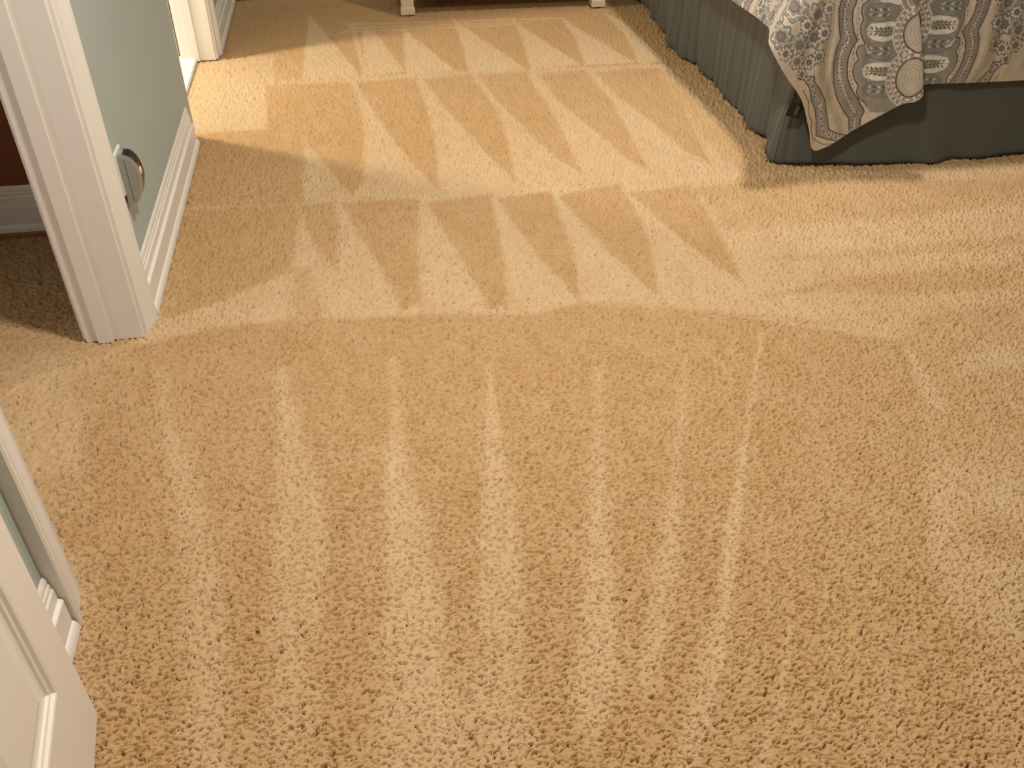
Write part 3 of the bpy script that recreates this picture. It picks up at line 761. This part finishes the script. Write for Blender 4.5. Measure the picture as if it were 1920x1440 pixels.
CREAM = np.array((0.55, 0.48, 0.41)); PALE = np.array((0.66, 0.62, 0.56)); TAUPE = np.array((0.235, 0.205, 0.18))
GREYF = np.array((0.255, 0.24, 0.215)); TAN = np.array((0.36, 0.30, 0.22)); LINE = np.array((0.055, 0.038, 0.028))
SLATE = np.array((0.20, 0.20, 0.18))
def cloth_print(x, z):
    """colour of the print at cloth coordinates x (along the hem), z (up); repeats by mirroring"""
    AX, PER = 1.93, 1.14
    u = np.abs((x-AX+PER/2) % PER - PER/2)
    x = AX-u                                     # mirrored about each medallion axis
    zz = (z-0.06) % 1.16
    z = 0.06 + np.where(zz > 0.58, 1.16-zz, zz)
    C = PRINT_CURVES; S = PRINT_SPOTS
    col = np.empty(x.shape+(3,)); col[:] = CREAM
    def put(m, c):
        m = np.clip(m, 0, 1)[..., None]
        col[:] = col*(1-m)+np.asarray(c)*m
    def soft(d, w, s=0.0012):
        return np.clip((w-d)/s+0.5, 0, 1)
    def blob(cx, cz, rx, rz, ang=0.0):
        ca, sa = math.cos(ang), math.sin(ang)
        a = (x-cx)*ca+(z-cz)*sa; b = -(x-cx)*sa+(z-cz)*ca
        return np.clip((1-np.hypot(a/rx, b/rz))*min(rx, rz)/0.0012+0.5, 0, 1)
    # tan wash between the flower side and the bands
    dt, st_, at_ = seg_dist(x, z, C['tan'])
    put(soft(dt, 0.016, 0.014), TAN)
    put(soft(np.abs(dt-0.021), 0.0016, 0.002)*0.5, TAUPE)
    put((st_ < 0)*0.55*sstep(0.0, 0.03, dt), TAN*1.25)
    put((st_ < 0)*soft(np.abs(dt-0.034), 0.0011, 0.002)*0.8, TAUPE)
    # flowers at left
    for k, (fx, fz) in enumerate(S['flower']+[(1.500, 0.405), (1.548, 0.395), (1.455, 0.432), (1.42, 0.545), (1.525, 0.515), (1.525, 0.36), (1.60, 0.56)]):
        r = (0.042, 0.036, 0.034, 0.034, 0.036, 0.022, 0.024, 0.03, 0.025, 0.022, 0.022, 0.030, 0.022, 0.017, 0.018)[k]
        ang = np.arctan2(z-fz, x-fx); rad = np.hypot(x-fx, z-fz)
        rr = r*(1+0.12*np.cos(7*ang+k))
        inside = np.clip((rr-rad)/0.0012+0.5, 0, 1)
        put(inside, SLATE if k % 2 else GREYF)
        put(soft(np.abs(rad-rr), 0.0012), LINE*1.6)
        put(soft(np.abs(rad-rr*0.62), 0.002), PALE*0.9 if k % 3 == 0 else CREAM*0.8)
        put(np.clip((rr*0.32-rad)/0.0012+0.5, 0, 1), TAUPE*0.8)
        put(soft(np.abs(rad-rr*0.34), 0.0012), LINE*1.5)
        for j in range(9):
            a2 = j*2*math.pi/9
            put(blob(fx+r*0.82*math.cos(a2), fz+r*0.82*math.sin(a2), 0.0026, 0.0026), PALE)
    # ogee bands with flower chains
    d1, s1, a1 = seg_dist(x, z, C['band_in']); d0, s0, a0 = seg_dist(x, z, C['band_out'])
    between = ((s1 < 0) & (s0 > 0)) if FLIP < 0 else ((s1 > 0) & (s0 < 0))
    put(between*1.0, TAUPE*1.05)
    mid = between*soft(np.abs(d1-d0), 0.013)
    put(mid*0.55, PALE)
    chain = (a0/0.026) % 1.0
    off = (d1-d0)/2
    put(between*np.clip((0.0075-np.hypot((chain-0.5)*0.026, off))/0.0015+.5, 0, 1), TAUPE*0.85)
    put(between*np.clip((0.003-np.hypot((chain-0.5)*0.026, off))/0.0012+.5, 0, 1), PALE)
    for sgn in (-1, 1):
        put(between*np.clip((0.0028-np.hypot((((chain+0.5) % 1)-0.5)*0.026, off-sgn*0.005))/0.0012+.5, 0, 1), LINE)
    put(soft(d1, 0.0020), LINE); put(soft(d0, 0.0020), LINE)
    put((s0*FLIP > 0)*soft(np.abs(d0-0.006), 0.0012)*(np.sin(a0/0.0008*0.55) > 0)*0.8, LINE*2)
    # second lower band
    d2, s2, a2 = seg_dist(x, z, C['band2_r']); d3, s3, a3 = seg_dist(x, z, C['band2_l'])
    low = (z < 0.352)
    bt = low & (s2*FLIP > 0) & (s3*FLIP < 0)
    put(bt*1.0, TAUPE*1.1)
    put(bt*soft(np.abs(d2-d3), 0.016)*0.55, PALE)
    ch = (a3/0.026) % 1.0; of2 = (d2-d3)/2
    put(bt*np.clip((0.007-np.hypot((ch-0.5)*0.026, of2))/0.0015+.5, 0, 1), TAUPE*0.85)
    put(bt*np.clip((0.003-np.hypot((((ch+0.5) % 1)-0.5)*0.026, np.abs(of2)-0.005))/0.0012+.5, 0, 1), LINE)
    put(low*soft(d2, 0.0018), LINE); put(low*soft(d3, 0.0018), LINE)
    de, se, ae = seg_dist(x, z, C['edge2']); put(low*soft(de, 0.0015), LINE*1.3)
    # scalloped field of the medallion
    ds_, ss, as_ = seg_dist(x, z, C['scallop'])
    fld = (ss*FLIP < 0) & (z > 0.215)
    put(fld*1.0, GREYF*1.05)
    put(fld*soft(np.abs(ds_-0.008), 0.0035, 0.004)*0.4, TAUPE*1.5)
    put(soft(ds_, 0.0018)*(z > 0.2), LINE)
    put((ss*FLIP > 0)*soft(np.abs(ds_-0.012), 0.0022)*(np.sin(as_/0.0022) > 0.75)*between.__invert__(), LINE)
    # leaves
    for lx, lz in S['leaf_w']:
        put(fld*blob(lx+0.012, lz, 0.062, 0.031, 0.05), PALE)
        put(fld*blob(lx-0.030, lz+0.004, 0.022, 0.020), PALE)
        put(fld*blob(lx+0.022, lz, 0.044, 0.016), GREYF*1.25)
        put(fld*blob(lx-0.005, lz, 0.045, 0.0014), LINE*1.4)
        for j in range(5):
            for sg in (-1, 1):
                put(fld*blob(lx-0.032+j*0.014, lz+sg*0.0095, 0.0068, 0.0024, -sg*0.8), LINE*1.2)
        put(fld*blob(lx+0.040, lz, 0.012, 0.010), TAUPE)
    for lx, lz in S['leaf_g']:
        put(fld*blob(lx+0.010, lz, 0.060, 0.028), SLATE*1.1)
        put(fld*(blob(lx+0.010, lz, 0.0625, 0.0305)-blob(lx+0.010, lz, 0.060, 0.028)), TAUPE*0.6)
        for j in range(5):
            for sg in (-1, 1):
                put(fld*blob(lx-0.030+j*0.015, lz+sg*0.008, 0.0066, 0.0022, -sg*0.8), PALE if (j+sg) % 2 else LINE)
    # core with two lobes of dotted rings
    (c1x, c1z), (c2x, c2z) = (1.945, 0.334), (1.945, 0.484)
    r1 = np.hypot(x-c1x, z-c1z); r2 = np.hypot(x-c2x, z-c2z)
    rc = np.minimum(r1, r2); r3 = np.hypot(x-1.945, z-0.62); rc = np.minimum(rc, r3)
    put((rc < 0.104)*1.0, TAUPE*1.15)
    for rr, w in ((0.104, 0.0018), (0.086, 0.0015), (0.067, 0.0022)):
        put(soft(np.abs(rc-rr), w), PALE if rr != 0.067 else LINE*1.3)
    for cx, cz, rr_ in ((c1x, c1z, r1), (c2x, c2z, r2)):
        a = np.arctan2(z-cz, x-cx)
        for rad, nn in ((0.095, 30), (0.077, 26)):
            q = ((a/(2*math.pi)*nn) % 1-0.5)/nn*2*math.pi*rad
            put((rc > 0.068)*np.clip((0.0042-np.maximum(np.abs(q), np.abs(rr_-rad)))/0.0012+.5, 0, 1), PALE)
    put((rc < 0.065)*1.0, CREAM*0.72)
    put((rc < 0.065)*(0.5+0.5*np.cos(rc/0.0075*2*math.pi*0.7))*0.45, PALE)
    # woven mottling of the dye
    mo = 0.88+0.24*vnoise(x/0.012, z/0.012, 41)*vnoise(x/0.004, z/0.004, 42)**0.5
    return col*1.1*mo[..., None]
FLIP = -1.0

def catmull(tk, V, t):
    """smooth interpolation through key rows"""
    V = np.asarray(V, float); tk = np.asarray(tk, float)
    m = np.gradient(V, tk, axis=0)
    i = np.clip(np.searchsorted(tk, t)-1, 0, len(tk)-2)
    h = (tk[i+1]-tk[i])[:, None]; u = ((t-tk[i])[:, None])/h
    h00 = 2*u**3-3*u**2+1; h10 = u**3-2*u**2+u; h01 = -2*u**3+3*u**2; h11 = u**3-u**2
    return h00*V[i]+h10*h*m[i]+h01*V[i+1]+h11*h*m[i+1]

def build_comforter():
    # around the bed: (shoulder x, shoulder y, hem x, hem y, hem z, cloth coordinate along the hem)
    K = [(1.610, 5.34, 1.505, 5.34, .445, -0.93), (1.610, 4.40, 1.500, 4.40, .440, 0.01), (1.610, 3.90, 1.497, 3.90, .442, .51),
         (1.610, 3.50, 1.502, 3.50, .437, .91), (1.612, 3.25, 1.495, 3.24, .445, 1.17), (1.605, 3.12, 1.475, 3.09, .452, 1.31),
         (1.575, 3.03, 1.425, 2.975, .462, 1.375), (1.560, 2.99, 1.397, 2.900, .455, 1.40), (1.565, 2.972, 1.420, 2.872, .415, 1.425),
         (1.590, 2.962, 1.475, 2.862, .345, 1.48), (1.615, 2.957, 1.530, 2.862, .285, 1.53), (1.640, 2.955, 1.590, 2.862, .165, 1.59),
         (1.655, 2.953, 1.632, 2.862, .082, 1.632), (1.668, 2.951, 1.662, 2.860, .092, 1.662), (1.715, 2.948, 1.763, 2.856, .157, 1.763),
         (1.770, 2.944, 1.860, 2.852, .212, 1.860), (1.815, 2.940, 1.925, 2.846, .246, 1.925), (1.845, 2.934, 1.962, 2.836, .256, 1.962),
         (1.862, 2.934, 1.984, 2.842, .276, 1.984), (1.860, 2.945, 1.980, 2.862, .288, 1.990), (1.845, 2.957, 1.950, 2.876, .288, 1.962),
         (1.820, 2.963, 1.880, 2.882, .287, 1.900), (1.810, 2.970, 1.850, 2.896, .287, 1.900), (1.840, 2.975, 1.900, 2.905, .287, 1.940), (1.900, 2.977, 1.960, 2.908, .287, 1.985),
         (2.02, 2.977, 2.08, 2.910, .286, 2.09), (2.16, 2.977, 2.18, 2.908, .284, 2.19), (2.40, 2.977, 2.41, 2.912, .280, 2.42),
         (2.80, 2.977, 2.80, 2.906, .282, 2.81), (3.20, 2.977, 3.20, 2.912, .280, 3.21), (3.44, 2.977, 3.45, 2.910, .285, 3.46),
         (3.50, 3.00, 3.56, 2.93, .30, 3.56), (3.505, 3.10, 3.60, 3.08, .42, 3.70), (3.505, 3.40, 3.60, 3.40, .44, 4.0), (3.505, 5.34, 3.60, 5.34, .44, 5.94)]
    K = np.array(K)
    # spacing: fine where the corner and foot show, coarser along the far side
    seg = np.maximum(np.linalg.norm(np.diff(K[:, 2:5], axis=0), axis=1), 0.012)
    d = np.concatenate([[0], np.cumsum(seg)])
    ts = []
    for i in range(len(K)-1):
        fine = 3.0 > K[i, 3] and K[i, 2] < 2.45
        mid = K[i, 3] < 4.0 and K[i, 2] < 1.6
        step = 0.0026 if fine else (0.004 if mid else 0.02)
        nseg = max(2, int(seg[i]/step))
        ts += list(np.linspace(d[i], d[i+1], nseg, endpoint=False))
    ts = np.array(ts+[d[-1]])
    V = catmull(d, K, ts)
    n = len(ts)
    rows = 200
    f = np.linspace(0, 1, rows+1)
    ZT = 0.655
    # height follows the drop; the shoulder rounds over from the top
    sx, sy, hx, hy, hz, cu = [V[:, k][None, :] for k in range(6)]
    F = f[:, None]
    drop = F
    Z = ZT+(hz-ZT)*drop - 0.0*F
    w = drop**0.75
    X = sx+(hx-sx)*w; Y = sy+(hy-sy)*w
    # soft quilting and hanging folds
    bul = 0.006*np.sin(F*math.pi)*np.sin(cu*2*math.pi/0.13)+0.004*np.sin(F*3.1)*np.sin(cu*2*math.pi/0.071+2)
    on_side = sstep(3.05, 3.2, Y)
    X = X - bul*on_side; Y = Y - bul*(1-on_side)*0.8
    # cloth coordinates: along the hem, and height
    U = 0*F + cu + (X-hx)*(1-on_side)
    co = np.stack([X, Y, Z], -1).reshape(-1, 3)
    col = cloth_print(U.ravel(), Z.ravel()+0.0)
    idx = np.arange((rows+1)*n).reshape(rows+1, n)
    q = np.stack([idx[:-1, :-1], idx[:-1, 1:], idx[1:, 1:], idx[1:, :-1]], -1).reshape(-1, 4).tolist()
    # top of the comforter: a few inner rings shrinking to the middle of the bed
    cx, cy = (BX0+BX1)/2, 4.2
    vs = co.tolist(); cols = col.tolist()
    prev = idx[0]
    sel = prev[::6].tolist()
    if sel[-1] != prev[-1]:
        sel.append(int(prev[-1]))
    ring_prev = None
    for r, (k, zz) in enumerate(((0.02, 0.665), (0.06, 0.672), (0.35, 0.668), (0.97, 0.668))):
        start = len(vs)
        for i in range(n):
            x0, y0 = co[prev[i], 0], co[prev[i], 1]
            x = x0+(cx-x0)*k; y = y0+(cy-y0)*k
            if r == 3: x = cx+(x0-cx)*0.03
            vs.append((x, y, zz)); cols.append(None)
        cur = list(range(start, start+n))
        last = prev if r == 0 else lastring
        q += [(int(last[i]), cur[i], cur[i+1], int(last[i+1])) for i in range(n-1)]
        lastring = cur
    k0 = len(co)
    tx = np.array(vs[k0:])
    tc = cloth_print(tx[:, 0], tx[:, 1])
    cols[k0:] = tc.tolist()
    me = bpy.data.meshes.new('comforter')
    me.from_pydata(vs, [], q)
    me.polygons.foreach_set('use_smooth', [True]*len(me.polygons))
    at = me.color_attributes.new('print', 'FLOAT_COLOR', 'POINT')
    C4 = np.concatenate([np.array(cols), np.ones((len(cols), 1))], 1).astype(np.float32)
    at.data.foreach_set('color', C4.ravel())
    m = new_mat('printed_cotton', (0.4, 0.35, 0.3), 0.8, spec=0.25, sheen=0.1, bump=(1100, 0.12, 0.001))
    nt = m.node_tree
    a = nt.nodes.new('ShaderNodeAttribute'); a.attribute_name = 'print'
    nt.links.new(a.outputs['Color'], nt.nodes['Principled BSDF'].inputs['Base Color'])
    root = empty('comforter', (0, 0, 0))
    tag(root, 'taupe and cream medallion-print comforter with a corner hanging over the bed', 'comforter')
    o = link('cover', me, m, root)
    md = o.modifiers.new('cloth_thickness', 'SOLIDIFY'); md.thickness = 0.005; md.offset = 1
    return root
cf = build_comforter()
tg = link('tag', box_mesh([(-0.026, 0.026, -0.0006, 0.0006, -0.026, 0.026)]), MAT['tag'], cf)
tg['label'] = 'small black sewn-in label with pale script'
tg.location = (1.540, 2.905, 0.222); tg.rotation_euler = (0.0, math.radians(14), math.radians(-8))
vs, fs = [], []
scr = []
for k in range(46):
    a = k/45
    scr.append((0.0035*math.sin(a*31)+0.0015*math.sin(a*57+1), -0.018+0.036*a))
for i, (x, z) in enumerate(scr):
    w = 0.0009
    vs += [(x-w, -0.0009, z), (x+w, -0.0009, z)]
    if i:
        fs.append((2*i-2, 2*i-1, 2*i+1, 2*i))
lt = link('lettering', mesh_from(vs, fs, 'lettering'), MAT['tagink'], tg)
lt.location = (0.006, 0, 0)

# ------------------------------------------------------------------ lamps
def ceiling_lamp(name, key, label):
    (x, y, z), r, wts, colr = LAMPS[key]
    l = empty(name, (x, y, H))
    tag(l, label, 'ceiling lamp')
    link('canopy', lathe([(0.0, 0.0), (0.17, 0.0), (0.17, -0.012), (0.155, -0.022), (0.0, -0.022)], 40), MAT['brass'], l)
    link('bowl', lathe([(0.150, -0.022), (0.145, -0.045), (0.115, -0.075), (0.065, -0.094), (0.0, -0.100)], 40), MAT['glass'], l)
    link('finial', lathe([(0.0, -0.100), (0.010, -0.102), (0.012, -0.110), (0.0, -0.118)], 16), MAT['brass'], l)
    ld = bpy.data.lights.new('bulb_light', 'AREA'); ld.shape = 'DISK'; ld.size = 2*r; ld.energy = wts; ld.color = colr
    lo = bpy.data.objects.new('bulb_light', ld); COL.objects.link(lo); lo.parent = l; lo.location = (0, 0, z-H)
    return l
ceiling_lamp('ceiling_lamp', 'bed', 'frosted ceiling lamp above the bed')
ceiling_lamp('ceiling_lamp', 'entry', 'frosted ceiling lamp above the open carpet by the entry door')
ceiling_lamp('ceiling_lamp', 'bath', 'frosted ceiling lamp in the tiled bathroom')
(x, y, z), r, wts, colr = LAMPS['hall']
fl = empty('floor_lamp', (x, y, 0))
tag(fl, 'floor lamp with a frosted globe in the side hall', 'floor lamp')
link('base', lathe([(0.0, 0.0), (0.14, 0.0), (0.14, 0.014), (0.03, 0.03), (0.0, 0.03)], 32), MAT['brass'], fl)
link('pole', lathe([(0.012, 0.02), (0.012, z-0.24)], 16), MAT['brass'], fl)
link('shade', lathe([(0.03, z-0.25), (0.11, z-0.25), (0.14, z-0.16), (0.15, z-0.14)], 32), MAT['plate'], fl)
ld = bpy.data.lights.new('bulb_light', 'POINT'); ld.shadow_soft_size = r; ld.energy = wts; ld.color = colr
lo = bpy.data.objects.new('bulb_light', ld); COL.objects.link(lo); lo.parent = fl; lo.location = (0, 0, z)
